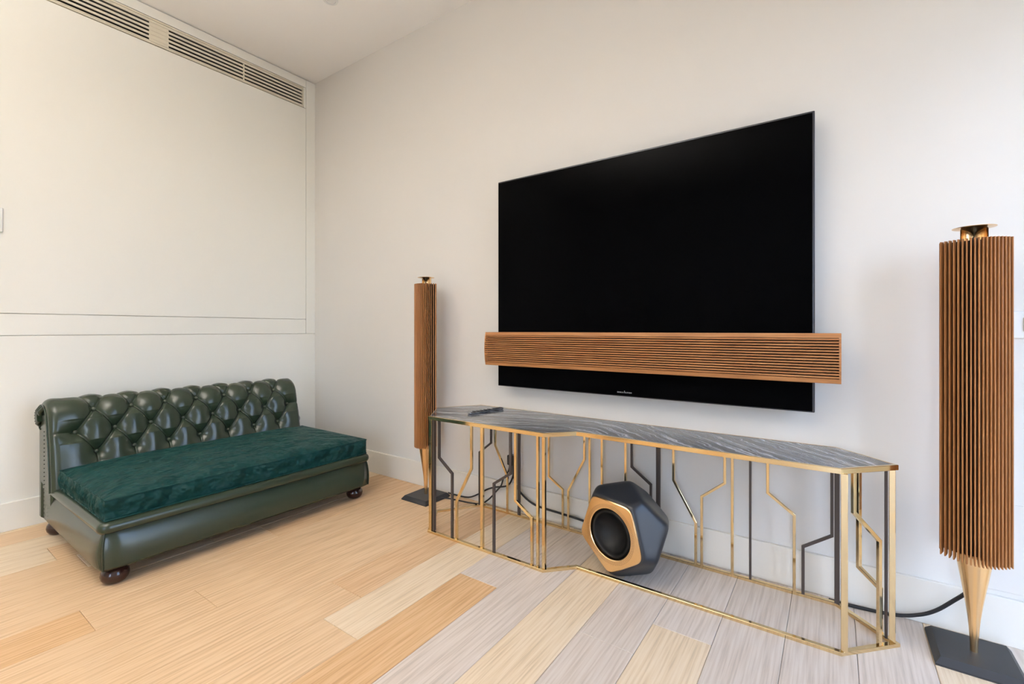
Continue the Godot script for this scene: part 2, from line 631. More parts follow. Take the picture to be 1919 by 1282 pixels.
# ------------------------------------------------------------------ fixtures
func vent() -> void:
	var z0 := 0.096
	var z1 := 2.503
	var t := thing("air_vent_grille", Vector3(0.0, 2.728, 1.3), "long cream linear air vent with dark slots under the ceiling", "air vent")
	var m := mk()
	for q in [[-0.40, -0.395, 2.727, 2.8855, 0.096, 2.5035], [-0.395, -0.0205, 2.727, 2.730, 0.096, 2.5035], [-0.395, -0.0205, 2.8825, 2.8855, 0.096, 2.5035], [-0.395, -0.0205, 2.730, 2.8825, 0.096, 0.099], [-0.395, -0.0205, 2.730, 2.8825, 2.5005, 2.5035]]:
		m = mk()
		box(m, Vector3(q[0], q[2], q[4]), Vector3(q[1], q[3], q[5]))
		part("duct_wall", m, M.duct, t)
	m = mk()
	var yt := 2.8845
	var yb := 2.7280
	sweep(m, [Vector3(-0.0085, yb + 0.006, z0 + 0.006), Vector3(-0.0085, yt - 0.006, z0 + 0.006), Vector3(-0.0085, yt - 0.006, z1 - 0.006), Vector3(-0.0085, yb + 0.006, z1 - 0.006)], rect_sec(0.010, 0.020, 0.001), Vector3.RIGHT, true)
	part("frame", m, M.vent, t)
	# five slots, pitch 24.8 mm
	var ys := [2.752, 2.7768, 2.8016, 2.8264, 2.8512]
	var sl := 0.0058
	var edges := [yb + 0.0125]
	for y in ys:
		edges.append(y - sl)
		edges.append(y + sl)
	edges.append(yt - 0.0125)
	for k in 6:
		m = mk()
		box(m, Vector3(-0.005, edges[2 * k], z0 + 0.012), Vector3(0.0, edges[2 * k + 1], z1 - 0.012), 0.001)
		part("slat", m, M.vent, t)
	var d := [[0.533, 0.543], [0.981, 1.081], [1.519, 1.529], [1.967, 2.067]]
	for q in d:
		m = mk()
		box(m, Vector3(-0.008, edges[1], q[0]), Vector3(-0.001, edges[10], q[1]), 0.0008)
		part("divider", m, M.vent, t)

func switches() -> void:
	# left edge of the picture
	var t := thing("light_switch", Vector3(0.0, 1.483, 1.735), "white switch plate on the cream wall at the far left", "switch")
	var m := mk()
	box(m, Vector3(0.0, 1.482, 1.676), Vector3(0.007, 1.603, 1.797), 0.003)
	part("plate", m, M.white_plastic, t)
	m = mk()
	box(m, Vector3(0.0065, 1.51, 1.715), Vector3(0.010, 1.575, 1.758), 0.002)
	part("rocker", m, M.white_plastic, t)
	# right edge
	t = thing("wall_switch", Vector3(3.905, 0.973, 0.0), "white switch plate on the wall right of the near speaker", "switch")
	m = mk()
	box(m, Vector3(3.833, 0.973, 0.0), Vector3(3.98, 1.058, 0.008), 0.003)
	part("plate", m, M.white_plastic, t)
	for k in 2:
		m = mk()
		box(m, Vector3(3.861 + 0.05 * k, 0.995, 0.007), Vector3(3.898 + 0.05 * k, 1.039, 0.011), 0.0015)
		part("rocker", m, M.white_plastic, t)
	# small chrome outlet just right of the sofa back
	t = thing("wall_outlet", Vector3(0.0, 0.285, 0.165), "small chrome rimmed outlet on the wall beside the sofa back", "outlet")
	m = mk()
	var ring := mk()
	lathe(ring, [Vector2(0.0, 0.006), Vector2(0.026, 0.006), Vector2(0.026, 0.012), Vector2(0.033, 0.011), Vector2(0.036, 0.0)], 28)
	var o := obj("rim", ring, mat(col(150, 150, 155), 0.15, 1.0), t)
	o.rotation_degrees = Vector3(0, 0, -90)
	o.position = Vector3(0, 0.036, 0)
	box(m, Vector3(0.006, 0.310, 0.155), Vector3(0.010, 0.332, 0.175), 0.001)
	part("socket_face", m, M.black, t)

# ------------------------------------------------------------------ television and sound bar
func television() -> void:
	var x0 := 1.868
	var x1 := 3.318
	var y0 := 0.695
	var y1 := 1.807
	var t := thing("television", Vector3(2.593, y0, 0.0), "large black flat television hung on the wall", "television")
	var m := mk()
	box(m, Vector3(x0, y0, 0.052), Vector3(x1, y1, 0.079), 0.002)
	part("housing", m, M.tv_edge, t)
	m = mk()
	box(m, Vector3(x0 + 0.004, y0 + 0.004, 0.0785), Vector3(x1 - 0.007, y1 - 0.007, 0.0815), 0.001)
	var s := part("screen", m, M.tv_glass, t)
	s.set_meta("label", "switched off glossy black screen")
	m = mk()
	box(m, Vector3(2.25, 0.95, 0.0), Vector3(2.95, 1.5, 0.053), 0.004)
	part("wall_mount", m, M.black, t)
	# maker's name under the bar
	var tm := TextMesh.new()
	var fnt := SystemFont.new()
	fnt.font_names = PackedStringArray(["Droid Sans"])
	fnt.font_weight = 700
	tm.font = fnt
	tm.text = "BANG & OLUFSEN"
	tm.font_size = 24
	tm.pixel_size = 0.00033
	tm.depth = 0.0006
	var lg := obj("lettering", tm, M.logo, t)
	var wdt: float = tm.get_aabb().size.x
	if wdt > 0.0:
		lg.scale = Vector3(0.068 / wdt, 0.068 / wdt, 1.0)
	lg.position = Vector3(2.590, 0.7135, 0.0819) - t.position
	m = mk()
	box(m, Vector3(2.5895, 0.7145, 0.0815), Vector3(2.5915, 0.7215, 0.0823))
	var lm := part("logo_mark", m, M.logo, t)
	lm.set_meta("label", "small silver stroke rising from the lettering")

	# sound bar across the lower part of the screen
	var bx0 := 1.826
	var bx1 := 3.397
	var by0 := 0.811
	var by1 := 0.988
	t = thing("sound_bar", Vector3(2.61, by0, 0.1), "wide sound bar of horizontal oak slats across the television", "sound bar")
	m = mk()
	box(m, Vector3(bx0 + 0.0064, by0 + 0.008, 0.082), Vector3(bx1 - 0.0064, by1 - 0.008, 0.128), 0.003)
	part("body", m, M.grille_cloth, t)
	var bow := func(y: float) -> float:
		var q: float = (y - (by0 + by1) * 0.5) / ((by1 - by0) * 0.5)
		return 0.148 - 0.011 * q * q
	for e in [[by0, by0 + 0.0165], [by1 - 0.0165, by1]]:
		m = mk()
		sweep(m, [Vector3(bx0 + 0.006, e[0], 0.0), Vector3(bx1 - 0.006, e[0], 0.0)], [Vector2(bow.call(e[0]), 0.0), Vector2(bow.call(e[1]), e[1] - e[0]), Vector2(0.088, e[1] - e[0]), Vector2(0.088, 0.0)], Vector3.UP)
		part("rail", m, M.oak_long, t)
	var n := 14
	var pit := (by1 - by0 - 0.033) / n
	for k in n:
		var yc := by0 + 0.0165 + pit * (k + 0.5)
		var hh := pit * 0.5 - 0.0021
		m = mk()
		var f: float = bow.call(yc)
		sweep(m, [Vector3(bx0 + 0.006, yc, 0.0), Vector3(bx1 - 0.006, yc, 0.0)], [Vector2(f - 0.0012, -hh), Vector2(f, -hh + 0.0012), Vector2(f, hh - 0.0012), Vector2(f - 0.0012, hh), Vector2(0.118, hh), Vector2(0.118, -hh)], Vector3.UP)
		part("slat", m, M.oak_long, t)
	for x in [bx0, bx1 - 0.006]:
		m = mk()
		var sec := [Vector2(0.088, by0), Vector2(0.088, by1)]
		for k in 13:
			var y := lerpf(by1, by0, k / 12.0)
			sec.append(Vector2(bow.call(y), y))
		sweep(m, [Vector3(x, 0, 0), Vector3(x + 0.006, 0, 0)], sec, Vector3.UP)
		part("end_cap", m, M.oak_long, t)

# ------------------------------------------------------------------ slatted standing speakers
func speaker() -> Node3D:
	var t := thing("floor_speaker", Vector3.ZERO, "slim oak slatted floor speaker beyond the console, nearer the sofa", "speaker", "pair of oak slatted floor speakers")
	var m := mk()
	# bevelled slab
	var hb := 0.101
	var ht := 0.087
	var yb := 0.006
	var yt := 0.024
	var lo := []
	var mid := []
	var up := []
	for q in [[-1, -1], [1, -1], [1, 1], [-1, 1]]:
		lo.append(Vector3(q[0] * hb, 0.0, q[1] * hb))
		mid.append(Vector3(q[0] * hb, yb, q[1] * hb))
		up.append(Vector3(q[0] * ht, yt, q[1] * ht))
	for k in 4:
		var j := (k + 1) % 4
		var out: Vector3 = lo[k] + lo[j]
		flat_quad(m, lo[k], lo[j], mid[j], mid[k], out)
		flat_quad(m, mid[k], mid[j], up[j], up[k], out + Vector3.UP * 0.1)
	flat_quad(m, up[0], up[1], up[2], up[3], Vector3.UP)
	flat_quad(m, lo[0], lo[1], lo[2], lo[3], Vector3.DOWN)
	obj("base", m, M.stand_base, t)
	m = mk()
	lathe(m, [Vector2(0.0, 0.024), Vector2(0.0088, 0.024), Vector2(0.0092, 0.045), Vector2(0.0105, 0.067), Vector2(0.0122, 0.095), Vector2(0.0148, 0.125), Vector2(0.0195, 0.165), Vector2(0.0255, 0.205), Vector2(0.0325, 0.25), Vector2(0.0395, 0.295), Vector2(0.043, 0.325), Vector2(0.0, 0.325)], 40)
	obj("cone_stem", m, M.brass_soft, t)
	# inner body
	m = mk()
	var ring := []
	for k in 25:
		var a := -PI + PI * k / 24.0     # rounded metal back
		ring.append(Vector2(cos(a) * 0.074, sin(a) * 0.034))
	for k in 13:
		var u := 1.0 - 2.0 * k / 12.0
		ring.append(Vector2(u * 0.070, 0.028 * (1.0 - u * u) + 0.008))
	var y0 := 0.322
	var y1 := 1.268
	for k in ring.size():
		var a: Vector2 = ring[k]
		var b: Vector2 = ring[(k + 1) % ring.size()]
		flat_quad(m, Vector3(a.x, y0, a.y), Vector3(b.x, y0, b.y), Vector3(b.x, y1, b.y), Vector3(a.x, y1, a.y), Vector3(a.x + b.x, 0, a.y + b.y))
		flat_tri(m, Vector3(0, y0, 0), Vector3(a.x, y0, a.y), Vector3(b.x, y0, b.y), Vector3.DOWN)
		flat_tri(m, Vector3(0, y1, 0), Vector3(a.x, y1, a.y), Vector3(b.x, y1, b.y), Vector3.UP)
	obj("body", m, M.grille_cloth, t)
	m = mk()
	var arc_out := []
	for k in 33:
		var a := -PI - 0.12 + (PI + 0.24) * k / 32.0
		arc_out.append(Vector3(cos(a) * 0.0785, 0.0, sin(a) * 0.0375))
	for k in 32:
		var p0: Vector3 = arc_out[k]
		var p1: Vector3 = arc_out[k + 1]
		var lo_y := Vector3(0, 0.315, 0)
		var hi_y := Vector3(0, 1.271, 0)
		var in0 := p0 * 0.95
		var in1 := p1 * 0.95
		flat_quad(m, p0 + lo_y, p1 + lo_y, p1 + hi_y, p0 + hi_y, p0 + p1)
		flat_quad(m, p0 + hi_y, p1 + hi_y, in1 + hi_y, in0 + hi_y, Vector3.UP)
		flat_quad(m, p0 + lo_y, p1 + lo_y, in1 + lo_y, in0 + lo_y, Vector3.DOWN)
	obj("back_shell", m, M.oak, t)
	# upright slats over a shallow bow
	var n := 19
	for k in n:
		var u := -1.0 + 2.0 * k / (n - 1)
		var x := u * 0.0785
		var z := 0.044 * (1.0 - u * u) + 0.019
		var dirv := Vector3(u * 0.75, 0, 1).normalized()
		var side := Vector3(dirv.z, 0, -dirv.x)
		var hw := 0.0022
		var pr := [Vector2(-hw, -0.012), Vector2(hw, -0.012), Vector2(hw, -0.0015), Vector2(hw * 0.45, 0.0006), Vector2(-hw * 0.45, 0.0006), Vector2(-hw, -0.0015)]
		m = mk()
		var ya := 0.308
		var yz := 1.272
		var ctr := Vector3(x, 0, z)
		for j in pr.size():
			var p0: Vector2 = pr[j]
			var p1: Vector2 = pr[(j + 1) % pr.size()]
			var a := ctr + side * p0.x + dirv * p0.y
			var b := ctr + side * p1.x + dirv * p1.y
			var da := Vector3(0, ya + 0.6 * (-0.006 - p0.y) * 1.0, 0)
			var db := Vector3(0, ya + 0.6 * (-0.006 - p1.y) * 1.0, 0)
			var out := side * (p0.x + p1.x) + dirv * (p0.y + p1.y + 0.011)
			flat_quad(m, a + da, b + db, b + Vector3(0, yz, 0), a + Vector3(0, yz, 0), out)
			var cc := ctr + dirv * -0.006
			flat_tri(m, cc + Vector3(0, yz, 0), a + Vector3(0, yz, 0), b + Vector3(0, yz, 0), Vector3.UP)
			flat_tri(m, cc + Vector3(0, ya, 0), a + da, b + db, Vector3.DOWN)
		obj("slat", m, M.oak, t)
	# acoustic lens on top
	m = mk()
	lathe(m, [Vector2(0.0, 1.284), Vector2(0.0015, 1.285), Vector2(0.006, 1.293), Vector2(0.014, 1.300), Vector2(0.026, 1.3055), Vector2(0.040, 1.3085), Vector2(0.049, 1.3095), Vector2(0.0498, 1.3108), Vector2(0.0, 1.3135)], 48)
	obj("lens_disc", m, M.brass_soft, t)
	m = mk()
	lathe(m, [Vector2(0.016, 1.268), Vector2(0.0005, 1.284)], 32)
	obj("tweeter_cone", m, M.black, t)
	m = mk()
	lathe(m, [Vector2(0.031, 1.266), Vector2(0.031, 1.3065)], 32, Vector3.ZERO, -PI * 1.02, PI * 0.02)
	lathe(m, [Vector2(0.029, 1.3065), Vector2(0.029, 1.266)], 32, Vector3.ZERO, -PI * 1.02, PI * 0.02)
	obj("lens_reflector", m, M.brass_soft, t)
	return t

# ------------------------------------------------------------------ console
func console() -> void:
	var TOP := 0.574
	var poly := [Vector2(1.735, 0.470), Vector2(2.391, 0.470), Vector2(2.491, 0.366), Vector2(3.392, 0.364), Vector2(3.536, 0.215), Vector2(3.383, 0.060), Vector2(1.735, 0.060), Vector2(1.590, 0.270)]
	var t := thing("console_table", Vector3(2.56, 0.0, 0.26), "long angular console with brass geometric frame and grey marble top", "console table")
	# brass rims
	var cen := Vector2(2.55, 0.255)
	var base_pts := []
	var top_pts := []
	for p in poly:
		base_pts.append(Vector3(p.x, 0.006, p.y))
		top_pts.append(Vector3(p.x, TOP - 0.0085, p.y))
	var m := mk()
	sweep(m, base_pts, rect_sec(0.016, 0.012, 0.001), Vector3.UP, true)
	part("base_rail", m, M.brass, t)
	m = mk()
	sweep(m, top_pts, rect_sec(0.010, 0.017, 0.001), Vector3.UP, true)
	part("top_rim", m, M.brass, t)
	# marble
	var inner := PackedVector2Array()
	for p in poly:
		inner.append(p)
	var off := Geometry2D.offset_polygon(inner, -0.0052, Geometry2D.JOIN_MITER)
	inner = off[0]
	m = mk()
	var tr := Geometry2D.triangulate_polygon(inner)
	for k in range(0, tr.size(), 3):
		for lv in [[TOP - 0.0005, Vector3.UP], [TOP - 0.0155, Vector3.DOWN]]:
			var q := []
			for j in 3:
				var p2: Vector2 = inner[tr[k + j]]
				q.append(Vector3(p2.x, lv[0], p2.y))
			flat_tri(m, q[0], q[1], q[2], lv[1])
	for k in inner.size():
		var a: Vector2 = inner[k]
		var b: Vector2 = inner[(k + 1) % inner.size()]
		var mid := (a + b) * 0.5 - cen
		flat_quad(m, Vector3(a.x, TOP - 0.0155, a.y), Vector3(b.x, TOP - 0.0155, b.y), Vector3(b.x, TOP - 0.0005, b.y), Vector3(a.x, TOP - 0.0005, a.y), Vector3(mid.x, 0, mid.y))
	for k in m.u.size():
		m.u[k] = Vector2((m.v[k].x - 1.58) / 1.96, (m.v[k].z - 0.05) / 0.44)
	var mb := part("marble_top", m, M.marble, t)
	mb.set_meta("label", "dark grey marble slab with pale wavy veins")
	# uprights
	var yb := 0.0115
	var yt := TOP - 0.0165
	var straight := func(called: String, x: float, z: float, w: float, d: float, mt: Material) -> void:
		var q := mk()
		box(q, Vector3(x - w * 0.5, yb, z - d * 0.5), Vector3(x + w * 0.5, yt, z + d * 0.5), 0.0008)
		part(called, q, mt, t)
	var bent := func(pa: Vector2, pb: Vector2, ya: float, yc: float, mt: Material, w: float) -> void:
		# pa plan position above the kink, pb below
		var q := mk()
		var dirv := Vector3(pb.x - pa.x, 0, pb.y - pa.y).normalized()
		var nrm := dirv.cross(Vector3.UP).normalized()
		sweep(q, [Vector3(pa.x, yt, pa.y), Vector3(pa.x, ya, pa.y), Vector3(pb.x, yc, pb.y), Vector3(pb.x, yb, pb.y)], rect_sec(w, w, 0.0008), nrm)
		part("bent_bar", q, mt, t)
	var zf := 0.464
	var zb := 0.066
	var br: Material = M.brass
	var dk: Material = M.dark_metal
	# corner legs
	straight.call("leg", 1.742, zf, 0.018, 0.016, br)
	straight.call("leg", 1.759, zf - 0.004, 0.012, 0.016, dk)
	straight.call("leg", 2.392, zf, 0.014, 0.014, br)
	straight.call("leg", 3.402, 0.357, 0.018, 0.014, br)
	straight.call("leg", 3.527, 0.215, 0.016, 0.018, br)
	straight.call("leg", 3.513, 0.203, 0.008, 0.016, dk)
	straight.call("leg", 3.385, zb, 0.016, 0.012, dk)
	# front of the deep end
	straight.call("upright", 2.065, zf, 0.016, 0.012, br)
	straight.call("upright", 2.362, zf, 0.011, 0.012, br)
	bent.call(Vector2(1.797, zf), Vector2(1.882, zf), 0.377, 0.314, dk, 0.011)
	bent.call(Vector2(2.002, zf), Vector2(1.911, zf), 0.359, 0.191, br, 0.011)
	bent.call(Vector2(2.222, zf), Vector2(2.132, zf), 0.374, 0.314, dk, 0.011)
	bent.call(Vector2(2.249, zf), Vector2(2.333, zf), 0.263, 0.207, br, 0.011)
	# back
	for x in [2.410, 2.473, 2.590, 3.039]:
		straight.call("upright", x, zb, 0.010, 0.010, br)
	straight.call("upright", 1.998, zb, 0.015, 0.010, dk)
	straight.call("upright", 2.740, zb, 0.018, 0.010, dk)
	straight.call("upright", 3.104, zb, 0.008, 0.010, dk)
	bent.call(Vector2(1.810, zb), Vector2(1.728, zb), 0.370, 0.306, dk, 0.010)
	bent.call(Vector2(1.840, zb), Vector2(1.922, zb), 0.361, 0.204, br, 0.010)
	bent.call(Vector2(2.182, zb), Vector2(2.263, zb), 0.252, 0.200, br, 0.010)
	bent.call(Vector2(2.382, zb), Vector2(2.294, zb), 0.371, 0.202, br, 0.010)
	bent.call(Vector2(2.619, zb), Vector2(2.707, zb), 0.375, 0.310, dk, 0.010)
	bent.call(Vector2(2.806, zb), Vector2(2.898, zb), 0.349, 0.187, br, 0.010)
	bent.call(Vector2(3.011, zb), Vector2(2.922, zb), 0.375, 0.302, br, 0.010)
	bent.call(Vector2(3.165, zb), Vector2(3.253, zb), 0.367, 0.300, br, 0.010)
	bent.call(Vector2(3.370, zb), Vector2(3.281, zb), 0.252, 0.189, dk, 0.010)
	# right end
	bent.call(Vector2(3.426, 0.329), Vector2(3.492, 0.261), 0.435, 0.339, br, 0.011)
	bent.call(Vector2(3.446, 0.127), Vector2(3.499, 0.180), 0.187, 0.155, br, 0.012)

	# remote control lying on the marble
	t = thing("remote_control", Vector3(1.891, TOP, 0.214), "slim silver remote control lying on the marble console top", "remote control")
	t.rotation.y = atan2(1.869 - 1.913, 0.325 - 0.103)
	m = mk()
	box(m, Vector3(-0.014, 0.0, -0.113), Vector3(0.014, 0.011, 0.113), 0.003)
	obj("body", m, M.remote, t)
	m = mk()
	box(m, Vector3(-0.012, 0.0105, -0.105), Vector3(0.012, 0.0120, -0.045), 0.0005)
	obj("display", m, M.black, t)
	for k in 5:
		m = mk()
		box(m, Vector3(-0.010, 0.0105, -0.025 + 0.025 * k), Vector3(0.010, 0.0128, -0.013 + 0.025 * k), 0.001)
		obj("button", m, M.black, t)

# ------------------------------------------------------------------ subwoofer
func subwoofer() -> void:
	var t := thing("subwoofer", SUB_AT, "faceted dark subwoofer with bronze front ring under the console", "subwoofer")
	t.rotation.y = deg_to_rad(SUB_YAW)
	var up := SUB_H
	var rho := 0.159
	var dfront := 0.088
	var phi0 := deg_to_rad(SUB_ROLL)
	var nrm := [[Vector3(0, 0, 1), dfront], [Vector3(0, 0, -1), rho]]
	var pol := deg_to_rad(63.435)
	for k in 5:
		var a := phi0 + deg_to_rad(36.0 + 72.0 * k)
		nrm.append([Vector3(cos(a) * sin(pol), sin(a) * sin(pol), cos(pol)), rho])
		var b := phi0 + deg_to_rad(72.0 * k)
		nrm.append([Vector3(cos(b) * sin(pol), sin(b) * sin(pol), -cos(pol)), rho])
	var c := Vector3(0, up, 0)
	var rows := []
	var nv := 90
	var nu := 150
	for r in nv + 1:
		var th := PI * r / nv
		var row := PackedVector3Array()
		for q in nu:
			var ph := TAU * q / nu
			var d := Vector3(sin(th) * cos(ph), sin(th) * sin(ph), cos(th))
			var s := 0.0
			for f in nrm:
				var e: float = d.dot(f[0]) / f[1]
				if e > 0.0:
					s += pow(e * rho, 20.0)
			row.append(c + d * rho * pow(s, -1.0 / 20.0))
		rows.append(row)
	# let the lowest edge rest on the floor
	var lowest := 1.0
	for row in rows:
		for p in row:
			lowest = minf(lowest, p.y)
	for r in rows.size():
		for q in rows[r].size():
			rows[r][q].y -= lowest
	c.y -= lowest
	# stop at the front plate: keep only rows outside the driver opening
	var m := mk()
	var keep := []
	for r in range(0, nv + 1):
		if PI * r / nv > 0.86:
			keep.append(rows[r])
	grid(m, keep, true, false)
	obj("cabinet", m, M.sub_body, t)
	# bronze front plate: rounded pentagon with a round opening
	var apo := (rho - 0.4472 * dfront) / 0.8944 - 0.003
	var outline := func(ph: float, k: float) -> float:
		var s := 0.0
		for j in 5:
			var e := cos(ph - (phi0 + deg_to_rad(36.0 + 72.0 * j)))
			if e > 0.0:
				s += pow(e, 11.0)
		return k * pow(s, -1.0 / 11.0)
	m = mk()
	var lv := [[apo, -0.012, 1.0], [apo + 0.0005, 0.0012, 1.0], [apo - 0.0025, 0.004, 1.0], [0.1010, 0.004, 0.0], [0.0985, 0.0022, 0.0], [0.0978, -0.016, 0.0]]
	for k in lv.size() - 1:
		for q in 160:
			var pts := []
			var dirs := []
			for e in [[k, q], [k, q + 1], [k + 1, q + 1], [k + 1, q]]:
				var ph: float = TAU * e[1] / 160.0
				var w: Array = lv[e[0]]
				var r: float = lerpf(w[0], outline.call(ph, w[0]), w[2])
				pts.append(c + Vector3(cos(ph) * r, sin(ph) * r, dfront + w[1]))
				dirs.append(Vector3(cos(ph), sin(ph), 0))
			var dz: float = lv[k + 1][1] - lv[k][1]
			var dr: float = lv[k + 1][0] - lv[k][0]
			var face := Vector2(dz, -dr).normalized()
			if k == 2:
				face = Vector2(0, 1)
			tri(m, pts[0], pts[1], pts[2], dirs[0] * face.x + Vector3(0, 0, face.y), dirs[1] * face.x + Vector3(0, 0, face.y), dirs[2] * face.x + Vector3(0, 0, face.y))
			tri(m, pts[0], pts[2], pts[3], dirs[0] * face.x + Vector3(0, 0, face.y), dirs[2] * face.x + Vector3(0, 0, face.y), dirs[3] * face.x + Vector3(0, 0, face.y))
	obj("front_plate", m, M.brass_soft, t)
	m = mk()
	var l := mk()
	lathe(l, [Vector2(0.0, -0.060), Vector2(0.020, -0.058), Vector2(0.045, -0.044), Vector2(0.072, -0.022), Vector2(0.077, -0.013), Vector2(0.080, -0.0055), Vector2(0.084, -0.0015), Vector2(0.088, -0.001), Vector2(0.092, -0.004), Vector2(0.0945, -0.010), Vector2(0.0975, -0.012)], 64)
	var drv := obj("driver_cone", l, M.sub_cone, t)
	drv.rotation_degrees = Vector3(90, 0, 0)
	drv.position = c + Vector3(0, 0, dfront + 0.002)
	# ring of tiny holes round the driver
	var dot := mk()
	lathe(dot, [Vector2(0.0, 0.0002), Vector2(0.0011, 0.0002), Vector2(0.0011, -0.001)], 8)
	var mm := MultiMesh.new()
	mm.transform_format = MultiMesh.TRANSFORM_3D
	mm.mesh = mesh_of(dot)
	var per := 120
	mm.instance_count = per * 3
	for j in 3:
		for q in per:
			var a := TAU * (q + 0.5 * (j % 2)) / per
			var rr := 0.1055 + 0.0048 * j
			mm.set_instance_transform(j * per + q, Transform3D(Basis(Vector3.RIGHT, PI / 2), c + Vector3(cos(a) * rr, sin(a) * rr, dfront + 0.0042)))
	var mi := MultiMeshInstance3D.new()
	mi.name = "perforation"
	mi.multimesh = mm
	mi.material_override = mat(col(96, 66, 38), 0.6)
	mi.set_meta("kind", "stuff")
	t.add_child(mi, true)
	# low foot that carries the cabinet
	m = mk()
	lathe(m, [Vector2(0.0, 0.0), Vector2(0.034, 0.0), Vector2(0.036, 0.005), Vector2(0.034, 0.03), Vector2(0.0, 0.03)], 40)
	var ft := obj("foot", m, M.black, t)
	ft.position = Vector3(0, 0, -0.02)

# ------------------------------------------------------------------ sofa
func sofa() -> void:
	var t := thing("chesterfield_daybed", Vector3(0.62, 0.0, 0.95), "armless dark green leather sofa with buttoned back and velvet seat cushion", "sofa")
	var lea: Material = M.leather
	# --- buttoned back
	var prof := [Vector2(0.372, 0.235), Vector2(0.362, 0.32), Vector2(0.350, 0.39), Vector2(0.339, 0.45), Vector2(0.328, 0.50), Vector2(0.315, 0.55), Vector2(0.297, 0.598), Vector2(0.266, 0.626), Vector2(0.226, 0.633), Vector2(0.183, 0.619), Vector2(0.158, 0.585), Vector2(0.152, 0.548), Vector2(0.170, 0.520), Vector2(0.190, 0.512)]
	var fine := []
	for k in prof.size() - 1:
		var p0: Vector2 = prof[maxi(k - 1, 0)]
		var p1: Vector2 = prof[k]
		var p2: Vector2 = prof[k + 1]
		var p3: Vector2 = prof[mini(k + 2, prof.size() - 1)]
		for s in 12:
			fine.append(p1.cubic_interpolate(p2, p0, p3, s / 12.0))
	fine.append(prof[prof.size() - 1])
	var arc := [0.0]
	for k in range(1, fine.size()):
		arc.append(arc[k - 1] + fine[k].distance_to(fine[k - 1]))
	var s0 := 0.0
	for k in fine.size():
		if fine[k].y <= 0.5 and k < 70:
			s0 = arc[k]
	var nvv := 190
	var total: float = arc[arc.size() - 1]
	var path := []        # [point, outward normal, t]
	var j := 0
	for v in nvv + 1:
		var s := total * v / nvv
		while j < arc.size() - 2 and arc[j + 1] < s:
			j += 1
		var f: float = (s - arc[j]) / maxf(1e-6, arc[j + 1] - arc[j])
		var p: Vector2 = fine[j].lerp(fine[j + 1], f)
		var a: Vector2 = fine[maxi(j - 3, 0)]
		var b: Vector2 = fine[mini(j + 4, fine.size() - 1)]
		var d := (b - a).normalized()
		path.append([p, Vector2(d.y, -d.x), (s - s0) / 0.107])
	var zl := 1.575
	var zr := 0.342
	var pitch := 0.1527
	var zb0 := 1.478
	var height := func(sv: float, tv: float) -> float:
		var sc := clampf(sv, 0.0, 7.0)
		var tt := clampf(tv, -1.0, 4.0)
		var a1 := sc + tt * 0.5
		var b1 := sc - tt * 0.5
		var da := absf(a1 - round(a1)) * 0.124
		var db := absf(b1 - round(b1)) * 0.124
		var crease := maxf(exp(-pow(da / 0.0045, 1.3)), exp(-pow(db / 0.0045, 1.3)))
		var dome := absf(sin(PI * a1) * sin(PI * b1))
		var hh := 0.029 + 0.009 * pow(dome, 0.8) - 0.009 * crease
		var e := absf(sv - sc)
		if e > 0.0:
			hh = lerpf(hh, 0.032 - 0.004 * crease, smoothstep(0.05, 0.6, e))
		return hh
	var rows := []
	var nu := 380
	for u in nu + 1:
		var z := zl + (zr - zl) * u / nu
		var sv := (zb0 - z) / pitch
		var endd := minf(zl - z, z - zr)
		var rnd := 0.0
		if endd < 0.035:
			var q := 1.0 - endd / 0.035
			rnd = 0.032 * (1.0 - sqrt(maxf(0.0, 1.0 - q * q)))
		var row := PackedVector3Array()
		for v in nvv + 1:
			var pp: Array = path[v]
			var hgt: float = height.call(sv, pp[2])
			# deep pull at each button
			var rr0: float = round(pp[2])
			if rr0 >= -1.0 and rr0 <= 3.0:
				var so: float = 0.5 if int(abs(rr0)) % 2 == 1 else 0.0
				var sn: float = clampf(round(sv - so), 0.0, 7.0 - 2.0 * so) + so
				var dz := (sv - sn) * pitch
				var dt: float = (pp[2] - rr0) * 0.107
				hgt -= 0.033 * exp(-pow((dz * dz + dt * dt) / 0.00075, 0.62))
			hgt -= rnd
			row.append(Vector3(pp[0].x + pp[1].x * hgt, pp[0].y + pp[1].y * hgt, z))
		rows.append(row)
	var m := mk()
	grid(m, rows)
	var back := part("backrest", m, lea, t)
	# end faces of the scroll
	for e in [0, nu]:
		m = mk()
		var pl := PackedVector2Array()
		for v in range(0, nvv + 1, 3):
			pl.append(Vector2(rows[e][v].x, rows[e][v].y))
		pl.append(Vector2(0.190, 0.26))
		var tr := Geometry2D.triangulate_polygon(pl)
		for k in range(0, tr.size(), 3):
			var q := []
			for i in 3:
				q.append(Vector3(pl[tr[k + i]].x, pl[tr[k + i]].y, rows[e][0].z))
			flat_tri(m, q[0], q[1], q[2], Vector3(0, 0, 1.0 if e == 0 else -1.0))
		var ep := part("end_face", m, lea, t)
		# seam piping along the edge of the end face
		m = mk()
		var pp2 := []
		for v in range(0, nvv + 1, 2):
			pp2.append(Vector3(rows[e][v].x, rows[e][v].y, rows[e][v].z + (0.001 if e == 0 else -0.001)))
		tube(m, pp2, 0.0032, 6)
		part("piping", m, lea, ep)
	# pleats fanned round the left scroll end
	m = mk()
	for k in 9:
		var a := deg_to_rad(60.0 + 22.0 * k)
		var cx := 0.215
		var cy := 0.575
		tube(m, [Vector3(cx + cos(a) * 0.018, cy + sin(a) * 0.018, zl + 0.006), Vector3(cx + cos(a) * 0.045, cy + sin(a) * 0.036, zl + 0.010), Vector3(cx + cos(a) * 0.074, cy + sin(a) * 0.056, zl - 0.004)], 0.010, 8)
	part("pleats", m, lea, t)
	# buttons
	var bt := mk()
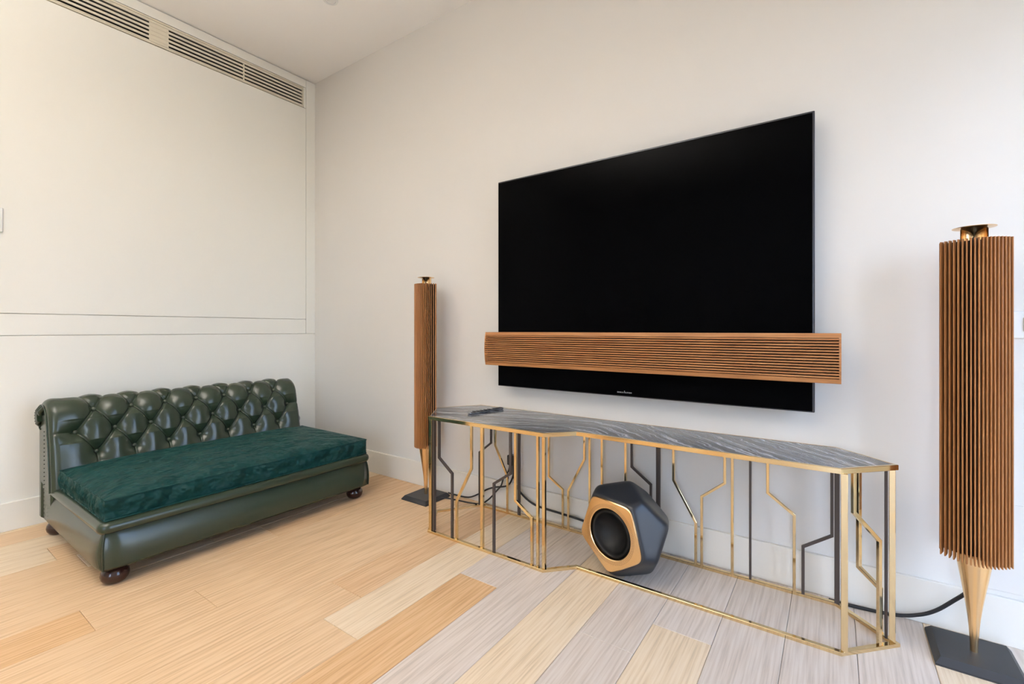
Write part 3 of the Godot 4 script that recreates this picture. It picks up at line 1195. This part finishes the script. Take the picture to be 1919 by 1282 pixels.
	lathe(bt, [Vector2(0.0, 0.006), Vector2(0.0045, 0.0052), Vector2(0.008, 0.0026), Vector2(0.0095, -0.001), Vector2(0.008, -0.006), Vector2(0.006, -0.016)], 20)
	var bmesh := mesh_of(bt)
	for row in [-1, 0, 1]:
		var cnt := 8 if row == 0 else 7
		for k in cnt:
			var z: float = zb0 - pitch * (k + (0.0 if row == 0 else 0.5))
			var best: Array = path[0]
			for pp in path:
				if absf(pp[2] - row) < absf(best[2] - row):
					best = pp
			var o := MeshInstance3D.new()
			o.name = "button"
			o.mesh = bmesh
			o.material_override = M.button
			t.add_child(o, true)
			var nv3 := Vector3(best[1].x, best[1].y, 0).normalized()
			o.transform = Transform3D(Basis(nv3.cross(Vector3.BACK).normalized(), nv3, Vector3.BACK), Vector3(best[0].x, best[0].y, z) + nv3 * -0.001 - t.position)
	# --- outer back and side posts
	m = mk()
	box(m, Vector3(0.128, 0.066, zr + 0.006), Vector3(0.182, 0.528, zl - 0.004), 0.012)
	part("outer_back", m, lea, t)
	m = mk()
	box(m, Vector3(0.180, 0.066, zr + 0.010), Vector3(0.330, 0.30, zl - 0.010), 0.008)
	part("back_frame", m, lea, t)
	# nail heads down the left edge
	m = mk()
	for k in 22:
		var y := 0.10 + 0.0195 * k
		lathe(m, [Vector2(0.0, 0.0020), Vector2(0.002, 0.0015), Vector2(0.0030, 0.0)], 8)
		for q in range(m.v.size() - 8 * 3 - 8 * 6 + 24, m.v.size()):
			pass
		var start: int = m.get("last", 0)
		for q in range(start, m.v.size()):
			var w: Vector3 = m.v[q]
			var nn: Vector3 = m.n[q]
			m.v[q] = Vector3(0.262 + w.x, y + w.z, zl + 0.0004 + w.y)
			m.n[q] = Vector3(nn.x, nn.z, nn.y)
		m["last"] = m.v.size()
	var nh := part("nail_heads", m, M.brass_soft, t)
	nh.set_meta("kind", "stuff")
	# --- seat base: bulging panels with seams at the corners
	var bx0 := 0.19
	var bx1 := 1.072
	var bz0 := 0.332
	var bz1 := 1.548
	rows = []
	for v in 17:
		var f := v / 16.0
		var y := 0.062 + 0.150 * f
		var bul := 0.024 * pow(sin(PI * clampf(0.06 + f * 0.92, 0.0, 1.0)), 0.6) - 0.014 * f + 0.004
		if v == 0:
			bul = -0.03
		var row := PackedVector3Array()
		var corners := [Vector2(bx0, bz1), Vector2(bx1, bz1), Vector2(bx1, bz0), Vector2(bx0, bz0)]
		var outs := [Vector2(-1, 1), Vector2(1, 1), Vector2(1, -1), Vector2(-1, -1)]
		for k in 4:
			var c0: Vector2 = corners[k]
			var c1: Vector2 = corners[(k + 1) % 4]
			var side: Vector2 = [Vector2(0, 1), Vector2(1, 0), Vector2(0, -1), Vector2(-1, 0)][k]
			for s in 24:
				var g := s / 24.0
				# corners sit in a little: the panels are pulled to the seam
				var ed := minf(g, 1.0 - g) * c0.distance_to(c1)
				var inn := 0.35 + 0.65 * smoothstep(0.0, 0.05, ed)
				var p := c0.lerp(c1, g) + side * bul * inn
				if s == 0:
					p = c0 + outs[k] * bul * 0.35
				row.append(Vector3(p.x, y, p.y))
		rows.append(row)
	m = mk()
	# bottom closing rows
	var bot := PackedVector3Array()
	for q in rows[0]:
		bot.append(Vector3(0.63, 0.062, 0.94))
	rows.insert(0, bot)
	grid(m, rows, true, false)
	part("seat_base", m, lea, t)
	for ck in [24, 48]:
		var pts := []
		for v in range(2, 18):
			pts.append(rows[v][ck])
		m = mk()
		tube(m, pts, 0.0028, 6)
		part("corner_piping", m, lea, t)
	# --- padded roll round the seat
	m = mk()
	var yr := 0.231
	var rp := [Vector3(0.20, yr, 1.545), Vector3(1.045, yr, 1.545)]
	for k in 7:
		var a := PI / 2 - PI / 2 * k / 6.0
		rp.append(Vector3(1.052 + cos(a) * 0.014, yr, 1.531 + sin(a) * 0.014))
	for k in 7:
		var a := -PI / 2 * k / 6.0
		rp.append(Vector3(1.052 + cos(a) * 0.014, yr, 0.349 + sin(a) * 0.014))
	rp.append(Vector3(0.20, yr, 0.335))
	tube(m, rp, 0.0245, 18)
	part("padded_roll", m, lea, t)
	m = mk()
	box(m, Vector3(0.20, 0.20, 0.35), Vector3(1.04, 0.25, 1.53), 0.004)
	part("platform", m, lea, t)
	# --- feet
	for q in [[1.030, 1.505], [1.030, 0.388], [0.245, 1.520], [0.245, 0.388]]:
		m = mk()
		lathe(m, [Vector2(0.0, 0.0), Vector2(0.026, 0.0), Vector2(0.036, 0.006), Vector2(0.044, 0.018), Vector2(0.047, 0.031), Vector2(0.044, 0.046), Vector2(0.036, 0.058), Vector2(0.026, 0.066), Vector2(0.0, 0.066)], 32, Vector3(q[0], 0, q[1]))
		part("foot", m, M.foot, t)
	# --- velvet cushion (lies loose on the seat)
	var c := thing("seat_cushion", Vector3(0.71, 0.2555, 0.94), "teal green crushed velvet cushion on the leather sofa seat", "cushion")
	var x0 := 0.375
	var x1 := 1.064
	var z0 := 0.330
	var z1 := 1.545
	var ye := 0.338
	var yb := 0.2565
	var nz := FastNoiseLite.new()
	nz.seed = 9
	nz.frequency = 3.0
	nz.fractal_octaves = 3
	var top := []
	for a in 61:
		var f := a / 60.0
		var row := PackedVector3Array()
		for b in 101:
			var g := b / 100.0
			var e := (1.0 - pow(absf(2 * f - 1), 3.2)) * (1.0 - pow(absf(2 * g - 1), 5.0))
			var x := lerpf(x0, x1, f)
			var z := lerpf(z1, z0, g)
			row.append(Vector3(x, ye + 0.044 * pow(e, 0.75) + 0.004 * nz.get_noise_2d(x * 2.0, z * 2.0) * e, z))
		top.append(row)
	m = mk()
	grid(m, top)
	part("cushion_top", m, M.velvet, c)
	# boxing with gathers on the left end
	m = mk()
	var ring := []
	var cor := [Vector2(x0, z1), Vector2(x1, z1), Vector2(x1, z0), Vector2(x0, z0)]
	var od := [Vector2(0, 1), Vector2(1, 0), Vector2(0, -1), Vector2(-1, 0)]
	var cnt2 := [170, 150, 170, 60]
	var rws := []
	for v in 9:
		var f := v / 8.0
		var row := PackedVector3Array()
		for k in 4:
			for s in cnt2[k]:
				var g: float = float(s) / cnt2[k]
				var p: Vector2 = cor[k].lerp(cor[(k + 1) % 4], g)
				var edge: float = minf(g, 1.0 - g) * cor[k].distance_to(cor[(k + 1) % 4])
				var o: float = 0.007 * sin(PI * f) * smoothstep(0.0, 0.03, edge)
				var amp: float = 0.0065 if k == 0 or k == 2 else 0.0008
				o += amp * sin(PI * f) * smoothstep(0.0, 0.05, edge) * sin(p.x * 330.0 + 2.2 * nz.get_noise_2d(p.x * 9.0, f * 1.3 + p.y)) * (0.6 + 0.8 * nz.get_noise_2d(p.x * 5.0 + 7.0, 2.0))
				p += od[k] * o
				row.append(Vector3(p.x, lerpf(yb, ye, f), p.y))
		rws.append(row)
	var under := PackedVector3Array()
	for q in rws[0]:
		under.append(Vector3(0.72, yb, 0.94))
	rws.insert(0, under)
	for k in rws.size() - 1:
		pass
	grid(m, rws, true, false)
	part("cushion_boxing", m, M.velvet, c)
	for y in [ye, yb + 0.002]:
		m = mk()
		var pp3 := []
		for k in 4:
			for s in 12:
				var q: Vector2 = cor[k].lerp(cor[(k + 1) % 4], s / 12.0)
				pp3.append(Vector3(q.x, y, q.y))
		tube(m, pp3, 0.0038, 8, true)
		part("piping", m, M.velvet, c)

# ------------------------------------------------------------------ leads and sockets
func leads() -> void:
	var t := thing("power_socket", Vector3(1.955, 0.235, 0.0), "white wall socket low behind the console", "socket")
	var m := mk()
	box(m, Vector3(1.890, 0.240, 0.0), Vector3(1.976, 0.326, 0.008), 0.002)
	part("plate", m, M.white_plastic, t)
	t = thing("power_adaptor", Vector3(1.925, 0.258, 0.008), "black power adaptor plugged into the wall behind the console", "adaptor")
	m = mk()
	box(m, Vector3(1.902, 0.258, 0.008), Vector3(1.950, 0.312, 0.045), 0.004)
	part("body", m, M.black, t)
	m = mk()
	tube(m, smooth_path([Vector3(1.915, 0.262, 0.03), Vector3(1.905, 0.22, 0.036), Vector3(1.875, 0.175, 0.038), Vector3(1.86, 0.135, 0.04), Vector3(1.835, 0.105, 0.042), Vector3(1.775, 0.040, 0.046), Vector3(1.72, 0.008, 0.052), Vector3(1.66, 0.008, 0.075), Vector3(1.588, 0.008, 0.085), Vector3(1.51, 0.010, 0.10), Vector3(1.478, 0.012, 0.12)]), 0.0042)
	tag(obj("speaker_lead", m, M.cable), "black lead trailing from the wall plug to the far speaker base", "cable")
	m = mk()
	tube(m, smooth_path([Vector3(1.935, 0.259, 0.03), Vector3(1.945, 0.20, 0.038), Vector3(1.970, 0.145, 0.04), Vector3(2.00, 0.115, 0.04), Vector3(2.05, 0.088, 0.042), Vector3(2.11, 0.073, 0.042), Vector3(2.23, 0.066, 0.04), Vector3(2.345, 0.060, 0.04), Vector3(2.44, 0.045, 0.040), Vector3(2.55, 0.012, 0.042), Vector3(2.60, 0.008, 0.06)]), 0.0055)
	tag(obj("subwoofer_lead", m, M.cable), "thick black cable running along the skirting behind the subwoofer", "cable")
	m = mk()
	tube(m, smooth_path([Vector3(1.945, 0.259, 0.025), Vector3(1.928, 0.18, 0.033), Vector3(1.893, 0.138, 0.035), Vector3(1.808, 0.113, 0.032), Vector3(1.747, 0.086, 0.030), Vector3(1.69, 0.05, 0.028), Vector3(1.60, 0.012, 0.026), Vector3(1.45, 0.007, 0.024)]), 0.0045)
	tag(obj("signal_lead", m, M.cable), "second black lead looping along the skirting left of the adaptor", "cable")
	m = mk()
	tube(m, smooth_path([Vector3(3.36, 0.006, 0.044), Vector3(3.43, 0.006, 0.042), Vector3(3.545, 0.012, 0.036), Vector3(3.61, 0.034, 0.036), Vector3(3.655, 0.066, 0.038), Vector3(3.70, 0.118, 0.042), Vector3(3.722, 0.155, 0.06), Vector3(3.725, 0.20, 0.115)]), 0.0058)
	tag(obj("speaker_cable", m, M.cable), "dark cable curving up from the skirting to the near speaker stem", "cable")

# ------------------------------------------------------------------ settings
const WZ0 := 0.25
const WZ1 := 1.45
const FX0 := 3.22
const FX1 := 4.55
const WY0 := 0.02
const WY1 := 2.38
const SUB_AT := Vector3(2.667, 0.0, 0.290)
const SUB_YAW := -15.0
const SUB_ROLL := 52.0
const SUB_H := 0.178
const LAMP := 1.1
const UPLIGHT := 17.5

func _ready() -> void:
	# camera: level, 16 mm on full frame, frame shifted down a little
	var cam := Camera3D.new()
	cam.name = "camera"
	add_child(cam)
	cam.position = Vector3(3.37505, 1.0, 2.10438)
	cam.rotation_degrees = Vector3(0, 34.918, 0)
	cam.projection = Camera3D.PROJECTION_FRUSTUM
	cam.near = 0.05
	cam.far = 100.0
	cam.size = 2.0 * 0.05 * 641.0 / 863.52
	cam.frustum_offset = Vector2(0.0, -0.05 * (641.0 - 618.26) / 863.52)
	cam.current = true
	# sky
	var env := Environment.new()
	env.background_mode = Environment.BG_SKY
	var sky := Sky.new()
	var sm := ProceduralSkyMaterial.new()
	sm.sky_top_color = Color(0.60, 0.76, 0.98)
	sm.sky_horizon_color = Color(0.92, 0.96, 1.0)
	sm.ground_bottom_color = Color(0.42, 0.42, 0.41)
	sm.ground_horizon_color = Color(0.52, 0.52, 0.52)
	sm.energy_multiplier = 12.3
	sky.sky_material = sm
	env.sky = sky
	env.tonemap_mode = Environment.TONE_MAPPER_LINEAR
	env.tonemap_exposure = 1.06
	env.sdfgi_enabled = true
	env.ssao_enabled = true
	env.ssil_enabled = true
	var we := WorldEnvironment.new()
	we.name = "environment"
	we.environment = env
	add_child(we)
	# hazy sun through the window on the right
	var sun := DirectionalLight3D.new()
	sun.name = "hazy_sun"
	add_child(sun)
	var az := deg_to_rad(47.0)
	var el := deg_to_rad(20.0)
	var from := Vector3(sin(az) * cos(el), sin(el), cos(az) * cos(el))
	sun.look_at_from_position(from * 10.0, Vector3.ZERO, Vector3.UP)
	sun.light_energy = 0.40
	sun.light_color = Color(0.93, 0.96, 1.0)
	sun.light_angular_distance = 16.0
	sun.sky_mode = DirectionalLight3D.SKY_MODE_LIGHT_ONLY
	sun.shadow_enabled = true

	materials()
	shell()
	downlight(0.93, 0.482, "recessed downlight in the ceiling above the sofa, at the picture's top edge", 0.0)
	downlight(2.45, 2.60, "recessed downlight in the ceiling behind the camera, out of view", LAMP)
	uplighter(1.70, 2.80, UPLIGHT)
	vent()
	switches()
	sofa()
	television()
	var s := speaker()
	s.position = Vector3(1.385, 0.0, 0.148)
	var s2 := s.duplicate()
	s2.name = "floor_speaker_001"
	add_child(s2, true)
	s2.position = Vector3(3.725, 0.0, 0.152)
	tag(s2, "slim oak slatted floor speaker at the far right, in full view", "speaker", "pair of oak slatted floor speakers")
	console()
	subwoofer()
	leads()
